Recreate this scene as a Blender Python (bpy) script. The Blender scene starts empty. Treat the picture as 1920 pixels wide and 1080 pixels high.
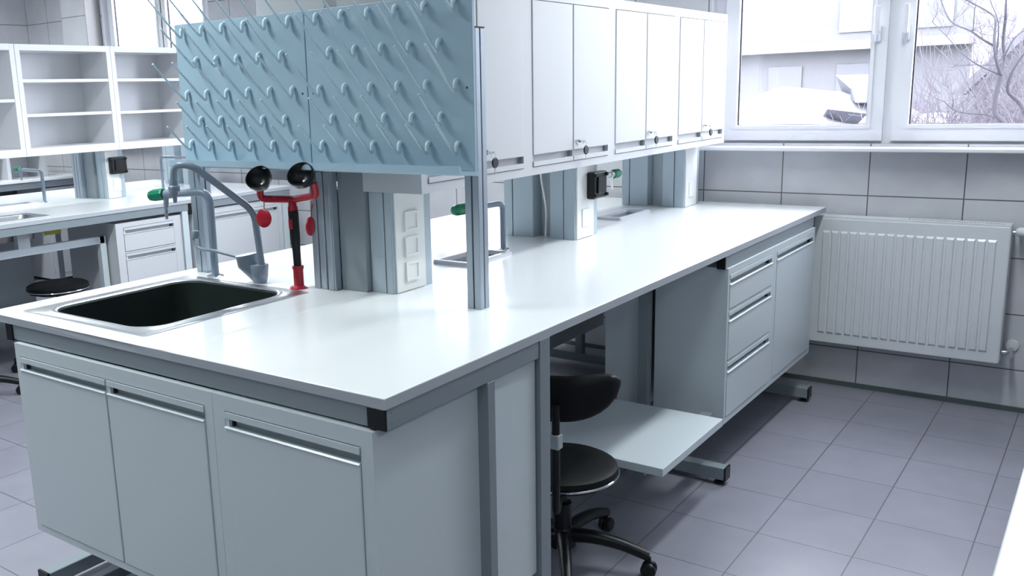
import bpy, bmesh, math, random
from mathutils import Vector, Matrix, Euler
random.seed(7)
PI = math.pi
S = bpy.context.scene
C = S.collection

# ------------------------------------------------------------------ camera
cam_d = bpy.data.cameras.new('camera'); cam = bpy.data.objects.new('camera', cam_d); C.objects.link(cam)
cam.location = (1.1306, -1.3260, 1.4884)
cam.rotation_euler = (1.3645, 0.0322, 0.6440)
cam_d.sensor_width = 36.0; cam_d.lens = 1723.0 * 36 / 1920
cam_d.shift_x = 154.2 / 1920; cam_d.shift_y = -2.2 / 1920
cam_d.clip_start = 0.02; cam_d.clip_end = 200
S.camera = cam
# ------------------------------------------------------------------ colour management
S.view_settings.view_transform = 'Standard'
S.view_settings.look = 'None'
S.view_settings.gamma = 1.0
S.view_settings.use_curve_mapping = False
S.view_settings.exposure = 0.15
# ------------------------------------------------------------------ sky
SKY = 17.0
w = bpy.data.worlds.new('sky'); S.world = w; w.use_nodes = True
bg = w.node_tree.nodes['Background']
bg.inputs[0].default_value = (0.86, 0.89, 1.0, 1); bg.inputs[1].default_value = SKY

def area(name, loc, rot, sx, sy, power, col=(1, 1, 1), portal=False, parent=None, spread=PI):
    d = bpy.data.lights.new(name, 'AREA'); d.shape = 'RECTANGLE'; d.size = sx; d.size_y = sy
    d.energy = power; d.color = col; d.spread = spread
    o = bpy.data.objects.new(name, d); C.objects.link(o); o.location = loc; o.rotation_euler = rot
    if portal: d.cycles.is_portal = True
    if parent: o.parent = parent
    return o
WIN = [(-0.62, 1.06), (-5.80, -4.46), (-3.1, -1.7)]      # window openings in the far wall (x0, x1), last one added for light
WZ0, WZ1 = 1.195, 2.62
for i, (a, b) in enumerate(WIN):
    area('sky_portal', ((a+b)/2, 3.62, (WZ0+WZ1)/2), (-PI/2, 0, 0), b-a, WZ1-WZ0, 1, portal=True)
CEIL = 3.0

# ------------------------------------------------------------------ materials
MATS = {}
def mat(name, col, rough=0.5, metal=0.0, spec=0.5, coat=0.0, noise=0.0, nscale=30, bump=0.0, emis=None, anis=None):
    if name in MATS: return MATS[name]
    m = bpy.data.materials.new(name); m.use_nodes = True
    nt = m.node_tree; b = nt.nodes['Principled BSDF']
    b.inputs['Base Color'].default_value = (*col, 1)
    b.inputs['Roughness'].default_value = rough
    b.inputs['Metallic'].default_value = metal
    b.inputs['Specular IOR Level'].default_value = spec
    b.inputs['Coat Weight'].default_value = coat
    b.inputs['Coat Roughness'].default_value = 0.15
    if noise or bump:
        tc = nt.nodes.new('ShaderNodeTexCoord')
        n = nt.nodes.new('ShaderNodeTexNoise'); n.inputs['Scale'].default_value = nscale
        n.inputs['Detail'].default_value = 4
        nt.links.new(tc.outputs['Object'], n.inputs['Vector'])
        if noise:
            mr = nt.nodes.new('ShaderNodeMapRange')
            mr.inputs['To Min'].default_value = 1-noise; mr.inputs['To Max'].default_value = 1+noise
            nt.links.new(n.outputs['Fac'], mr.inputs['Value'])
            vm = nt.nodes.new('ShaderNodeVectorMath'); vm.operation = 'SCALE'
            vm.inputs[0].default_value = col
            nt.links.new(mr.outputs['Result'], vm.inputs['Scale'])
            nt.links.new(vm.outputs['Vector'], b.inputs['Base Color'])
        if bump:
            bp = nt.nodes.new('ShaderNodeBump'); bp.inputs['Strength'].default_value = bump
            bp.inputs['Distance'].default_value = 0.002
            nt.links.new(n.outputs['Fac'], bp.inputs['Height']); nt.links.new(bp.outputs['Normal'], b.inputs['Normal'])
    if emis:
        b.inputs['Emission Color'].default_value = (*emis[0], 1); b.inputs['Emission Strength'].default_value = emis[1]
    MATS[name] = m
    return m

def tile_mat(name, c1, c2, mortar, axes, off, size, msize, rough):
    m = bpy.data.materials.new(name); m.use_nodes = True
    nt = m.node_tree; b = nt.nodes['Principled BSDF']; N = nt.nodes.new; L = nt.links.new
    geo = N('ShaderNodeNewGeometry'); sep = N('ShaderNodeSeparateXYZ'); L(geo.outputs['Position'], sep.inputs[0])
    com = N('ShaderNodeCombineXYZ')
    L(sep.outputs[axes[0]], com.inputs[0]); L(sep.outputs[axes[1]], com.inputs[1])
    mp = N('ShaderNodeVectorMath'); mp.operation = 'SUBTRACT'; mp.inputs[1].default_value = (off[0]-40*size[0], off[1]-40*size[1], 0)
    L(com.outputs[0], mp.inputs[0])
    br = N('ShaderNodeTexBrick'); br.offset = 0; br.squash = 1
    br.inputs['Scale'].default_value = 1; br.inputs['Brick Width'].default_value = size[0]; br.inputs['Row Height'].default_value = size[1]
    br.inputs['Mortar Size'].default_value = msize; br.inputs['Mortar Smooth'].default_value = 0.1; br.inputs['Bias'].default_value = 0
    br.inputs['Color1'].default_value = (*c1, 1); br.inputs['Color2'].default_value = (*c2, 1); br.inputs['Mortar'].default_value = (*mortar, 1)
    L(mp.outputs[0], br.inputs['Vector'])
    n = N('ShaderNodeTexNoise'); n.inputs['Scale'].default_value = 7; n.inputs['Detail'].default_value = 6
    L(geo.outputs['Position'], n.inputs['Vector'])
    mx = N('ShaderNodeMix'); mx.data_type = 'RGBA'; mx.blend_type = 'MULTIPLY'; mx.inputs[0].default_value = 0.25
    L(br.outputs['Color'], mx.inputs[6]); L(n.outputs['Color'], mx.inputs[7])
    mr = N('ShaderNodeMapRange'); mr.inputs['To Min'].default_value = .86; mr.inputs['To Max'].default_value = 1.12; L(n.outputs['Fac'], mr.inputs['Value'])
    vs = N('ShaderNodeVectorMath'); vs.operation = 'SCALE'; L(br.outputs['Color'], vs.inputs[0]); L(mr.outputs[0], vs.inputs['Scale'])
    L(vs.outputs['Vector'], b.inputs['Base Color'])
    b.inputs['Roughness'].default_value = rough
    bp = N('ShaderNodeBump'); bp.inputs['Strength'].default_value = .35; bp.inputs['Distance'].default_value = .002; bp.invert = True
    L(br.outputs['Fac'], bp.inputs['Height']); L(bp.outputs['Normal'], b.inputs['Normal'])
    return m

WX0, TW, WZ, TH = -0.635, 0.399, 0.192, 0.253
M_WALLT = tile_mat('wall_tile', (.62, .62, .66), (.60, .60, .635), (.13, .13, .13), (0, 2), (WX0, WZ), (TW, TH), .0028, .28)
M_WALLL = tile_mat('wall_tile_side', (.62, .62, .66), (.60, .60, .635), (.13, .13, .13), (1, 2), (3.4, WZ), (TW, TH), .0028, .28)
M_FLOOR = tile_mat('floor_tile', (.26, .26, .31), (.245, .245, .295), (.10, .11, .12), (0, 1), (.253, 1.612), (.30, .317), .0022, .30)
M_PAINT = mat('wall_paint', (.33, .38, .39), .8)
M_CEIL = mat('ceiling_paint', (.80, .82, .84), .9)
M_SKIRT = mat('skirting', (.09, .12, .12), .6)
M_TOP = mat('white_laminate', (.86, .88, .89), .22, coat=.25)
M_TRUNK = mat('trunking_blue_grey', (.44, .52, .58), .35, metal=.2)
M_LATCH = mat('latch_grey', (.22, .30, .33), .4)
M_EDGE = mat('edge_band_grey', (.44, .465, .51), .4)
M_SHELF = mat('shelf_white', (.84, .85, .88), .35)
M_CAB = mat('cabinet_white', (.60, .66, .70), .30, noise=.015, nscale=60, bump=.02)
M_CABW = mat('cabinet_white_darkened', (.54, .55, .58), .5, spec=.3)  # same paint as the other cabinets, colour darkened to offset strong light
M_CABL = mat('cabinet_white_paint', (.60, .615, .645), .3)
M_FRAME = mat('frame_grey', (.235, .27, .30), .38)
M_ALU = mat('anodised_aluminium', (.42, .48, .55), .45, metal=.6)
M_GROOVE = mat('groove_dark', (.03, .045, .06), .6)
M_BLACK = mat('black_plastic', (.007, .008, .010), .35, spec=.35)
M_BLACKF = mat('black_upholstery', (.006, .007, .008), .5, spec=.2, bump=.1, nscale=200)
M_RACK = mat('blue_grey_plastic', (.36, .50, .60), .33, noise=.04, nscale=4)
M_PEG = mat('blue_grey_peg', (.62, .76, .84), .28)
M_STEEL = mat('stainless_steel', (.62, .63, .64), .28, metal=1.0)
M_BASIN = mat('basin_dark_steel', (.020, .030, .028), .42, metal=.2, spec=.25)
M_TAPG = mat('grey_coated_metal', (.21, .26, .33), .32)
M_CHROME = mat('chrome', (.85, .87, .9), .08, metal=1.0)
M_GREEN = mat('green_plastic', (.0, .18, .09), .35)
M_TEAL = mat('green_lens', (.10, .34, .30), .3)
M_RED = mat('red_plastic', (.36, .005, .022), .32)
M_WHITE = mat('white_enamel', (.74, .76, .80), .28)
M_PVC = mat('white_pvc', (.79, .79, .84), .32)
M_SEAL = mat('window_seal', (.02, .02, .025), .6)
M_SOCK = mat('white_socket', (.84, .85, .84), .35)
M_YEL = mat('yellow_sticker', (.45, .42, .06), .6)
M_DRAIN = mat('drain_shadow_steel', (.25, .27, .27), .35, metal=.8)

def glass_mat():
    m = bpy.data.materials.new('window_glass'); m.use_nodes = True
    nt = m.node_tree; nt.nodes.clear(); N = nt.nodes.new; L = nt.links.new
    o = N('ShaderNodeOutputMaterial'); mx = N('ShaderNodeMixShader'); t = N('ShaderNodeBsdfTransparent'); g = N('ShaderNodeBsdfGlossy')
    t.inputs[0].default_value = (.97, .98, .98, 1); g.inputs['Roughness'].default_value = .02
    mx.inputs[0].default_value = .06
    L(t.outputs[0], mx.inputs[1]); L(g.outputs[0], mx.inputs[2]); L(mx.outputs[0], o.inputs[0])
    return m
M_GLASS = glass_mat()

# ------------------------------------------------------------------ mesh helpers
class MB:
    def __init__(s): s.bm = bmesh.new()
    def box(s, x0, x1, y0, y1, z0, z1, b=0.0, seg=1):
        t = bmesh.new(); bmesh.ops.create_cube(t, size=1)
        for v in t.verts:
            v.co = Vector(((x0+x1)/2 + v.co.x*abs(x1-x0), (y0+y1)/2 + v.co.y*abs(y1-y0), (z0+z1)/2 + v.co.z*abs(z1-z0)))
        if b: bmesh.ops.bevel(t, geom=list(t.edges), offset=b, segments=seg, affect='EDGES', profile=.5, clamp_overlap=True)
        s._merge(t); return s
    def _merge(s, t, M=None):
        if M is not None: t.transform(M)
        me = bpy.data.meshes.new('t'); t.to_mesh(me); t.free(); s.bm.from_mesh(me); bpy.data.meshes.remove(me)
    def tube(s, pts, r, seg=10, cap=True, rs=None, sub=0):
        pts = [Vector(p) for p in pts]
        if sub: pts, rs = smooth(pts, sub, rs)
        n = len(pts)
        if rs is None: rs = [r]*n
        ring = []; prev = None
        for i, p in enumerate(pts):
            if i == 0: d = pts[1]-p
            elif i == n-1: d = p-pts[i-1]
            else: d = (pts[i+1]-p).normalized() + (p-pts[i-1]).normalized()
            d.normalize()
            if prev is None:
                a = Vector((0, 0, 1)) if abs(d.z) < .9 else Vector((1, 0, 0))
                u = d.cross(a).normalized()
            else:
                u = prev - d*prev.dot(d)
                if u.length < 1e-6: u = d.orthogonal()
                u.normalize()
            v = d.cross(u).normalized(); prev = u
            ring.append([s.bm.verts.new(p + (u*math.cos(2*PI*k/seg) + v*math.sin(2*PI*k/seg))*rs[i]) for k in range(seg)])
        for a, b in zip(ring, ring[1:]):
            for k in range(seg): s.bm.faces.new((a[k], a[(k+1) % seg], b[(k+1) % seg], b[k]))
        if cap: s.bm.faces.new(ring[0][::-1]); s.bm.faces.new(ring[-1])
        return s
    def lathe(s, prof, base=(0, 0, 0), axis=(0, 0, 1), seg=24):
        """prof: list of (r, h); closed at ends where r==0 or capped"""
        M = Matrix.Translation(Vector(base)) @ Vector((0, 0, 1)).rotation_difference(Vector(axis).normalized()).to_matrix().to_4x4()
        ring = []
        for r, h in prof:
            if r < 1e-6: ring.append([s.bm.verts.new(M @ Vector((0, 0, h)))])
            else: ring.append([s.bm.verts.new(M @ Vector((r*math.cos(2*PI*k/seg), r*math.sin(2*PI*k/seg), h))) for k in range(seg)])
        for a, b in zip(ring, ring[1:]):
            for k in range(seg):
                k2 = (k+1) % seg
                if len(a) == 1 and len(b) == 1: continue
                if len(a) == 1: s.bm.faces.new((a[0], b[k2], b[k]))
                elif len(b) == 1: s.bm.faces.new((a[k], a[k2], b[0]))
                else: s.bm.faces.new((a[k], a[k2], b[k2], b[k]))
        if len(ring[0]) > 1: s.bm.faces.new(ring[0][::-1])
        if len(ring[-1]) > 1: s.bm.faces.new(ring[-1])
        return s
    def prism(s, poly, z0, z1, plane='xy', at=0):
        """extrude polygon; plane 'xy' (along z), 'xz' (along y), 'yz' (along x)"""
        def P(a, b, c):
            return {'xy': (a, b, c), 'xz': (a, c, b), 'yz': (c, a, b)}[plane]
        lo = [s.bm.verts.new(P(a, b, z0)) for a, b in poly]; hi = [s.bm.verts.new(P(a, b, z1)) for a, b in poly]
        n = len(poly)
        s.bm.faces.new(lo[::-1]); s.bm.faces.new(hi)
        for i in range(n): s.bm.faces.new((lo[i], lo[(i+1) % n], hi[(i+1) % n], hi[i]))
        return s
    def xform(s, M): s.bm.transform(M); return s
    def build(s, name, m, parent=None, org=(0, 0, 0), smooth_=False):
        o_ = Vector(org)
        if parent is not None and org == (0, 0, 0): o_ = Vector(parent.get('_org', (0, 0, 0)))
        for v in s.bm.verts: v.co -= o_
        bmesh.ops.recalc_face_normals(s.bm, faces=s.bm.faces)
        me = bpy.data.meshes.new(name); s.bm.to_mesh(me); s.bm.free()
        o = bpy.data.objects.new(name, me); C.objects.link(o); me.materials.append(m)
        if smooth_:
            for p in me.polygons: p.use_smooth = True
            me.set_sharp_from_angle(angle=math.radians(38))
        if parent is not None: o.parent = parent; o['_org'] = tuple(o_)
        else: o.location = o_; o['_org'] = tuple(o_)
        return o

def smooth(pts, n, rs=None):
    out = []; ro = []
    P = [pts[0]] + list(pts) + [pts[-1]]
    R = None if rs is None else [rs[0]] + list(rs) + [rs[-1]]
    for i in range(1, len(P)-2):
        for k in range(n):
            t = k/n
            a, b, c, d = P[i-1], P[i], P[i+1], P[i+2]
            out.append(.5*((2*b) + (c-a)*t + (2*a-5*b+4*c-d)*t*t + (3*b-a-3*c+d)*t**3))
            if R: ro.append(R[i]*(1-t) + R[i+1]*t)
    out.append(P[-1]);
    if R: ro.append(R[-1])
    return out, (ro if R else None)

def rounded_path(pts, rad, n=6):
    """polyline with corners rounded by radius rad"""
    pts = [Vector(p) for p in pts]; out = [pts[0]]
    for i in range(1, len(pts)-1):
        a, b, c = pts[i-1], pts[i], pts[i+1]
        r1 = min(rad, (a-b).length*.48, (c-b).length*.48)
        p, q = b+(a-b).normalized()*r1, b+(c-b).normalized()*r1
        for k in range(n+1):
            t = k/n; out.append(p*(1-t)**2 + b*2*t*(1-t) + q*t*t)
    out.append(pts[-1]); return out

def thing(name, label, cat, loc, rz=0, group=None):
    o = bpy.data.objects.new(name, None); C.objects.link(o); o.empty_display_size = .05
    o.location = loc; o.rotation_euler = (0, 0, rz); o['label'] = label; o['category'] = cat
    if group: o['group'] = group
    o['_org'] = tuple(loc) if rz == 0 else (0, 0, 0)
    return o
def tag(o, label, cat, group=None, kind=None):
    o['label'] = label; o['category'] = cat
    if group: o['group'] = group
    if kind: o['kind'] = kind
    return o
def struct(o, label=None):
    o['kind'] = 'structure'
    return o
def copy_tree(o, parent=None):
    c = o.copy(); C.objects.link(c)
    if parent is not None: c.parent = parent
    for ch in list(o.children): copy_tree(ch, c)
    return c

def grid_slab(mb, rect, holes, z0, z1, plane='xy', bev=0):
    """rectangular slab with rectangular holes, one box per run of cells"""
    x0, x1, y0, y1 = rect
    xs = sorted({x0, x1, *[h[0] for h in holes], *[h[1] for h in holes]}); ys = sorted({y0, y1, *[h[2] for h in holes], *[h[3] for h in holes]})
    for a, b in zip(xs, xs[1:]):
        run = None
        for c, d in zip(ys, ys[1:]):
            mx, my = (a+b)/2, (c+d)/2
            hole = any(h[0] < mx < h[1] and h[2] < my < h[3] for h in holes)
            if hole:
                if run: _cell(mb, a, b, run[0], run[1], z0, z1, plane); run = None
            else: run = (run[0], d) if run else (c, d)
        if run: _cell(mb, a, b, run[0], run[1], z0, z1, plane)
def _cell(mb, a, b, c, d, z0, z1, plane):
    if plane == 'xy': mb.box(a, b, c, d, z0, z1)
    elif plane == 'xz': mb.box(a, b, z0, z1, c, d)
    else: mb.box(z0, z1, a, b, c, d)

# ------------------------------------------------------------------ room shell
XL, XR, YN, YF = -6.95, 4.0, -4.2, 3.40
o = MB().box(XL-.2, XR+.2, YN-.2, YF+.28, -.15, 0).build('floor', M_FLOOR); struct(o)
o = MB().box(XL-.2, XR+.2, YN-.2, YF+.28, CEIL, CEIL+.15).build('ceiling', M_CEIL); struct(o)
mb = MB(); grid_slab(mb, (XL-.2, XR+.2, 0, CEIL), [(a, b, WZ0, WZ1) for a, b in WIN], YF, YF+.28, 'xz')
o = mb.build('wall_far', M_WALLT); struct(o)
o = MB().box(XL-.2, XL, YN-.2, YF, 0, CEIL).build('wall_left', M_WALLL); struct(o)
o = MB().box(XR, XR+.2, YN-.2, YF, 0, CEIL).build('wall_right', M_PAINT); struct(o)
o = MB().box(XL, XR, YN-.2, YN, 0, CEIL).build('wall_near', M_PAINT); struct(o)
o = MB().box(XL, XR, YF-.012, YF, 0, .022).build('baseboard_far', M_SKIRT); struct(o)
o = MB().box(-6.17, -5.82, YF-.14, YF, 0, CEIL).build('trim_1', M_WALLT); struct(o)

def window(name, x0, x1, split, panes, handle=True):
    """PVC window filling the opening x0..x1, panes = glass x ranges"""
    r = thing(name, 'white plastic window', 'window', (x0, 3.44, WZ0)); del r['label'], r['category']; r['kind'] = 'structure'
    zb, zt = WZ0, WZ1; gz0, gz1 = 1.283, WZ1-.12
    fr = MB(); grid_slab(fr, (x0, x1, zb, zt), [(a-.045, b+.045, gz0-.055, gz1+.055) for a, b in panes], 3.46, 3.53, 'xz')
    fr.build('window_frame', M_PVC, r)
    for a, b in panes:
        sa = MB()
        grid_slab(sa, (a-.07, b+.07, gz0-.075, gz1+.075), [(a, b, gz0, gz1)], 3.435, 3.475, 'xz')
        # glazing bead, thin bevelled step round the glass
        grid_slab(sa, (a-.018, b+.018, gz0-.018, gz1+.018), [(a, b, gz0, gz1)], 3.428, 3.436, 'xz')
        sash = sa.build('sash', M_PVC, r)
        se = MB(); grid_slab(se, (a-.0005, b+.0005, gz0-.0005, gz1+.0005), [(a+.006, b-.006, gz0+.003, gz1-.006)], 3.452, 3.462, 'xz')
        se.build('seal', M_SEAL, sash)
        MB().box(a, b, 3.456, 3.460, gz0, gz1).build('pane', M_GLASS, sash)
        if handle:
            hx = b+.03 if a < split else a-.03
            h = MB().box(hx-.013, hx+.013, 3.418, 3.436, 1.66, 1.73, .004)
            h.tube([(hx, 3.43, 1.70), (hx, 3.39, 1.70)], .009, 10)
            h.box(hx-.011, hx+.011, 3.375, 3.392, 1.69, 1.82, .005, 2)
            h.build('handle', M_PVC, sash)
    return r
window('window_1', -.62, 1.06, .21, [(-.487, .128), (.308, .923)])
window('window_2_added', -3.1, -1.7, -2.4, [(-3.0, -2.5), (-2.3, -1.8)])  # unseen window, added to light the left island and its shelves
window('window_3', -5.80, -4.46, -5.05, [(-5.69, -5.13), (-5.0, -4.56)])
for i, (a, b) in enumerate(WIN):
    o = MB().box(a-.02, b+.04, 3.30, 3.46, 1.163, 1.183, .004).build('trim_%d' % (i+2), M_PVC); struct(o)
    m2 = MB()
    m2.box(a-.0, a+.004, 3.401, 3.46, 1.183, WZ1).box(b-.004, b, 3.401, 3.46, 1.183, WZ1).box(a, b, 3.401, 3.46, WZ1-.004, WZ1)
    o = m2.build('trim_%d' % (i+6), M_PVC); struct(o)

# ------------------------------------------------------------------ ceiling lamps, unseen, added to brighten benches and aisles
LAMP = [10, 24, 42, 40, 20, 40, 12]
LN = [(.7, -2.1), (.52, 1.9), (-2.0, -.4), (-2.0, 1.7), (2.7, -.6), (-5.7, 1.6), (-1.5, -1.9)]
lamp_where = ['above and just behind the camera', 'above the right aisle, towards the window', 'above the left aisle, far from the window', 'above the left aisle near the window', 'at the far right, beyond the right bench', 'above the aisle between left island and far-left wall bench', 'above the floor to the left of the camera']
M_DIFF = mat('added_lamp_diffuser', (.9, .9, .9), .5, emis=((.93, 1.0, .99), 1.2))
for (x, y), wh, LP in zip(LN, lamp_where, LAMP):
    t = thing('added_ceiling_lamp', 'added white ceiling fill lamp ' + wh, 'ceiling lamp', (x, y, CEIL-.09))
    MB().box(x-.10, x+.10, y-.62, y+.62, CEIL-.07, CEIL, .01).build('housing', M_WHITE, t)
    MB().box(x-.085, x+.085, y-.6, y+.6, CEIL-.085, CEIL-.069, .004).build('diffuser', M_DIFF, t)
    area('added_lamp_light', (0, 0, -.012), (0, 0, 0), .17, 1.2, LP, (.92, 1.0, .99), parent=t, spread=math.radians(150))

# ------------------------------------------------------------------ cabinets
ZT, ZU, ZB, ZC = .90, .876, .831, .228            # worktop top/underside, rail bottom, cabinet bottom
def cabinet(name, label, cat, loc, rz, w_, d, z0, z1, fronts, m=None, group=None, top=True, grip='top', zb=0, low=None):
    """local frame: x to the right along the front, y into the depth, z world height"""
    m = m or M_CAB
    t = thing(name, label, cat, (loc[0], loc[1], zb), rz, group); t['_org'] = (0, 0, zb)
    c = MB(); T = .016; z1f = z1
    if low: z1 = low
    c.box(0, T, .018, d, z0, z1).box(w_-T, w_, .018, d, z0, z1).box(T, w_-T, d-T, d, z0, z1).box(T, w_-T, .018, d-T, z0, z0+T)
    if top: c.box(T, w_-T, .018, d-T, z1-T, z1)
    z1 = z1f
    grid_slab(c, (0, w_, z0, z1), [(f[1], f[2], f[3], f[4]) for f in fronts], 0, .018, 'xz')
    c.build('body', m, t)
    for f in fronts:
        kind, a, b, c0, c1 = f[:5]; g = .0024
        a += g; b -= g; c0 += g; c1 -= g
        p = MB()
        if grip == 'top':
            z_r, z_l = c1-.038, c1-.017
            p.box(a, b, -.003, .016, c0, z_r, .0025, 2)
            p.box(a, b, .0205, .023, z_r-.01, c1).box(a, a+.012, .0, .0205, z_r, z_l+.004)
            # rolled upper edge of the panel that catches the light
            p.prism([(-.003, z_r-.002), (-.0065, z_r+.001), (-.002, z_r+.004), (.012, z_r+.001), (.012, z_r-.006)], a, b, 'yz')
            pr = p.build(kind, m, t)
            h = MB().prism([(-.003, z_l+.002), (-.003, c1), (.015, c1), (.015, z_l+.006)], a, b, 'yz').build('handle', m, pr)
            lx = (a+.012 if len(f) > 5 and f[5] == 'l' else b-.012)
            if not (len(f) > 5 and f[5] == 'n'):
                MB().box(lx-.0014, lx+.0014, .009, .0205, z_r+.001, z_l+.001).build('latch', M_GROOVE, pr)
        else:
            z_r, z_l = c0+.038, c0+.016
            p.box(a, b, -.003, .016, z_r, c1, .0025, 2)
            p.box(a, b, .0145, .017, c0, z_r+.01)
            pr = p.build(kind, m, t)
            MB().prism([(-.004, z_l), (-.004, c0), (.015, c0), (.015, z_l-.002)], a, b, 'yz').build('handle', m, pr)
            lx = b-.008
            MB().box(lx-.0014, lx+.0014, .008, .0145, z_l+.001, z_r-.001).build('latch', M_LATCH, pr)
    return t

def rot_from_local(x, y):  # +X facing cabinets (rz=90deg): local x -> +y, local y -> -x
    return (x, y)
R90 = PI/2

# end of the near island, facing the camera
xl = -1.387
cabinet('base_cabinet', 'two-door white base cabinet under the dark sink at the near end of the island', 'cabinet', (xl, -.009, 0), 0,
        .865, .60, .243, .826, [('door', .022, .440, .264, .789, 'l'), ('door', .443, .836, .264, .789, 'l')], top=False, zb=.243, low=.70)
cabinet('base_cabinet', 'single-door white base cabinet at the near right corner of the island', 'cabinet', (xl+.866, -.009, 0), 0,
        .491, .60, .243, .826, [('door', .040, .458, .264, .789, 'l')], zb=.243)
# far end, facing the right aisle
cabinet('drawer_cabinet', 'white base cabinet with three drawers under the right edge of the island', 'cabinet', (.006, 1.956, 0), R90,
        .552, .28, ZC, .830, [('drawer', .016, .522, .672, .806), ('drawer', .016, .522, .475, .666), ('drawer', .016, .522, .252, .469)], zb=ZC)
cabinet('base_cabinet', 'single-door white base cabinet beside the radiator at the far end of the island', 'cabinet', (.006, 2.509, 0), R90,
        .607, .28, ZC, .830, [('door', .03, .572, .252, .806)], zb=ZC)
# opposite side units seen through the knee space
cabinet('base_cabinet', 'shaded cabinet back seen through the knee space of the island', 'cabinet', (-1.52, 3.12, 0), -R90,
        1.16, .45, ZC, .830, [('door', .02, .57, .252, .806), ('door', .59, 1.14, .252, .806)], zb=ZC)
o = MB().box(-.485, -.33, 1.956, 3.116, ZC, .828, .001).build('service_panel', M_CAB); tag(o, 'pale service duct panel behind the drawer cabinet under the island', 'panel')
o = MB().box(-.0285, -.012, .402, .600, .243, .829)
o.build('side_panel', M_CAB); o = bpy.data.objects['side_panel']; tag(o, 'narrow pale filler panel between the two legs on the right side of the island', 'panel')

# worktop with cut-outs
def worktop(x1, label, holes, L0=0.0, L1=3.32, W=1.53):
    mb = MB(); grid_slab(mb, (x1-W, x1, L0, L1), holes, ZU, ZT)
    bmesh.ops.remove_doubles(mb.bm, verts=mb.bm.verts, dist=1e-5)
    ed = [e for e in mb.bm.edges if len(e.link_faces) == 2 and abs(e.calc_face_angle(0)) > 1.2 and
          all(abs(v.co.z-ZT) < 1e-5 for v in e.verts) and (all(abs(v.co.x-x1) < 1e-4 for v in e.verts) or all(abs(v.co.y-L0) < 1e-4 for v in e.verts))]
    try: bmesh.ops.bevel(mb.bm, geom=ed, offset=.0025, segments=2, affect='EDGES', profile=.5)
    except Exception: pass
    o = mb.build('worktop', M_TOP); o.data.materials.append(M_EDGE)
    for p in o.data.polygons:
        if abs(p.normal.z) < .5: p.material_index = 1
    tag(o, label, 'worktop'); return o
worktop(0, 'long white laminate worktop of the near island', [(-1.40, -.89, .085, .635), (-.79, -.675, 1.27, 1.50), (-.79, -.70, 2.53, 2.80)])

# ------------------------------------------------------------------ sinks
def rrect(x0, x1, y0, y1, r, n=8):
    out = []
    for cx, cy, a0 in ((x1-r, y1-r, 0), (x0+r, y1-r, PI/2), (x0+r, y0+r, PI), (x1-r, y0+r, 3*PI/2)):
        for k in range(n+1): a = a0+PI/2*k/n; out.append((cx+r*math.cos(a), cy+r*math.sin(a)))
    return out
def loft(mb, rings, closed_end=True):
    R = [[mb.bm.verts.new(p) for p in r] for r in rings]
    n = len(R[0])
    for a, b in zip(R, R[1:]):
        for k in range(n): mb.bm.faces.new((a[k], a[(k+1) % n], b[(k+1) % n], b[k]))
    if closed_end: mb.bm.faces.new(R[-1])
    return R
sk = thing('sink', 'dark rectangular basin with stainless rim at the near end of the island', 'sink', (-1.145, .36, ZT))
bx0, bx1, by0, by1 = -1.385, -.905, .100, .622
outer = [(x, y) for x, y in rrect(-1.44, -.855, .055, .668, .012)]
n = len(outer)
mb = MB()
def ring(pts, z): return [(x, y, z) for x, y in pts]
loft(mb, [ring(outer, ZT-.004), ring(outer, ZT+.0014), ring(rrect(bx0-.022, bx1+.022, by0-.022, by1+.022, .095), ZT+.0016),
          ring(rrect(bx0-.018, bx1+.018, by0-.018, by1+.018, .092), ZT+.0045), ring(rrect(bx0-.006, bx1+.006, by0-.006, by1+.006, .085), ZT+.0045),
          ring(rrect(bx0, bx1, by0, by1, .08), ZT+.0010), ring(rrect(bx0+.001, bx1-.001, by0+.001, by1-.001, .079), ZT-.008)], False)
mb.build('rim', M_STEEL, sk, smooth_=True)
mb = MB()
loft(mb, [ring(rrect(bx0+.001, bx1-.001, by0+.001, by1-.001, .079), ZT-.006), ring(rrect(bx0+.008, bx1-.008, by0+.008, by1-.008, .075), ZT-.12),
          ring(rrect(bx0+.02, bx1-.02, by0+.02, by1-.02, .07), ZT-.165), ring(rrect(bx0+.06, bx1-.06, by0+.06, by1-.06, .05), ZT-.18),
          ring(rrect(bx0+.2, bx1-.2, by0+.2, by1-.2, .02), ZT-.183)])
mb.build('basin', M_BASIN, sk, smooth_=True)
MB().lathe([(0, 0), (.045, 0), (.043, .004), (.03, .003), (.028, -.002), (0, -.002)], (-1.145, .36, ZT-.182)).build('drain', M_STEEL, sk, smooth_=True)

def cup_sink(label, x0, x1, y0, y1, m=M_WHITE, group=None, dep=.11, inner=None):
    t = thing('cup_sink', label, 'sink', ((x0+x1)/2, (y0+y1)/2, ZT))
    mb = MB(); w_ = .018
    loft(mb, [ring(rrect(x0, x1, y0, y1, .01, 3), ZT-.003), ring(rrect(x0, x1, y0, y1, .01, 3), ZT+.010), ring(rrect(x0+.004, x1-.004, y0+.004, y1-.004, .01, 3), ZT+.013),
              ring(rrect(x0+w_-.003, x1-w_+.003, y0+w_-.003, y1-w_+.003, .01, 3), ZT+.013), ring(rrect(x0+w_, x1-w_, y0+w_, y1-w_, .01, 3), ZT+.009),
              ring(rrect(x0+w_, x1-w_, y0+w_, y1-w_, .01, 3), ZT-.02)], False)
    mb.build('rim', m, t)
    mb = MB()
    loft(mb, [ring(rrect(x0+w_, x1-w_, y0+w_, y1-w_, .01, 3), ZT-.0), ring(rrect(x0+w_+.004, x1-w_-.004, y0+w_+.004, y1-w_-.004, .01, 3), ZT-dep)])
    mb.build('basin', inner or mat('grey_basin', (.30, .34, .36), .4), t)
    return t
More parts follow.
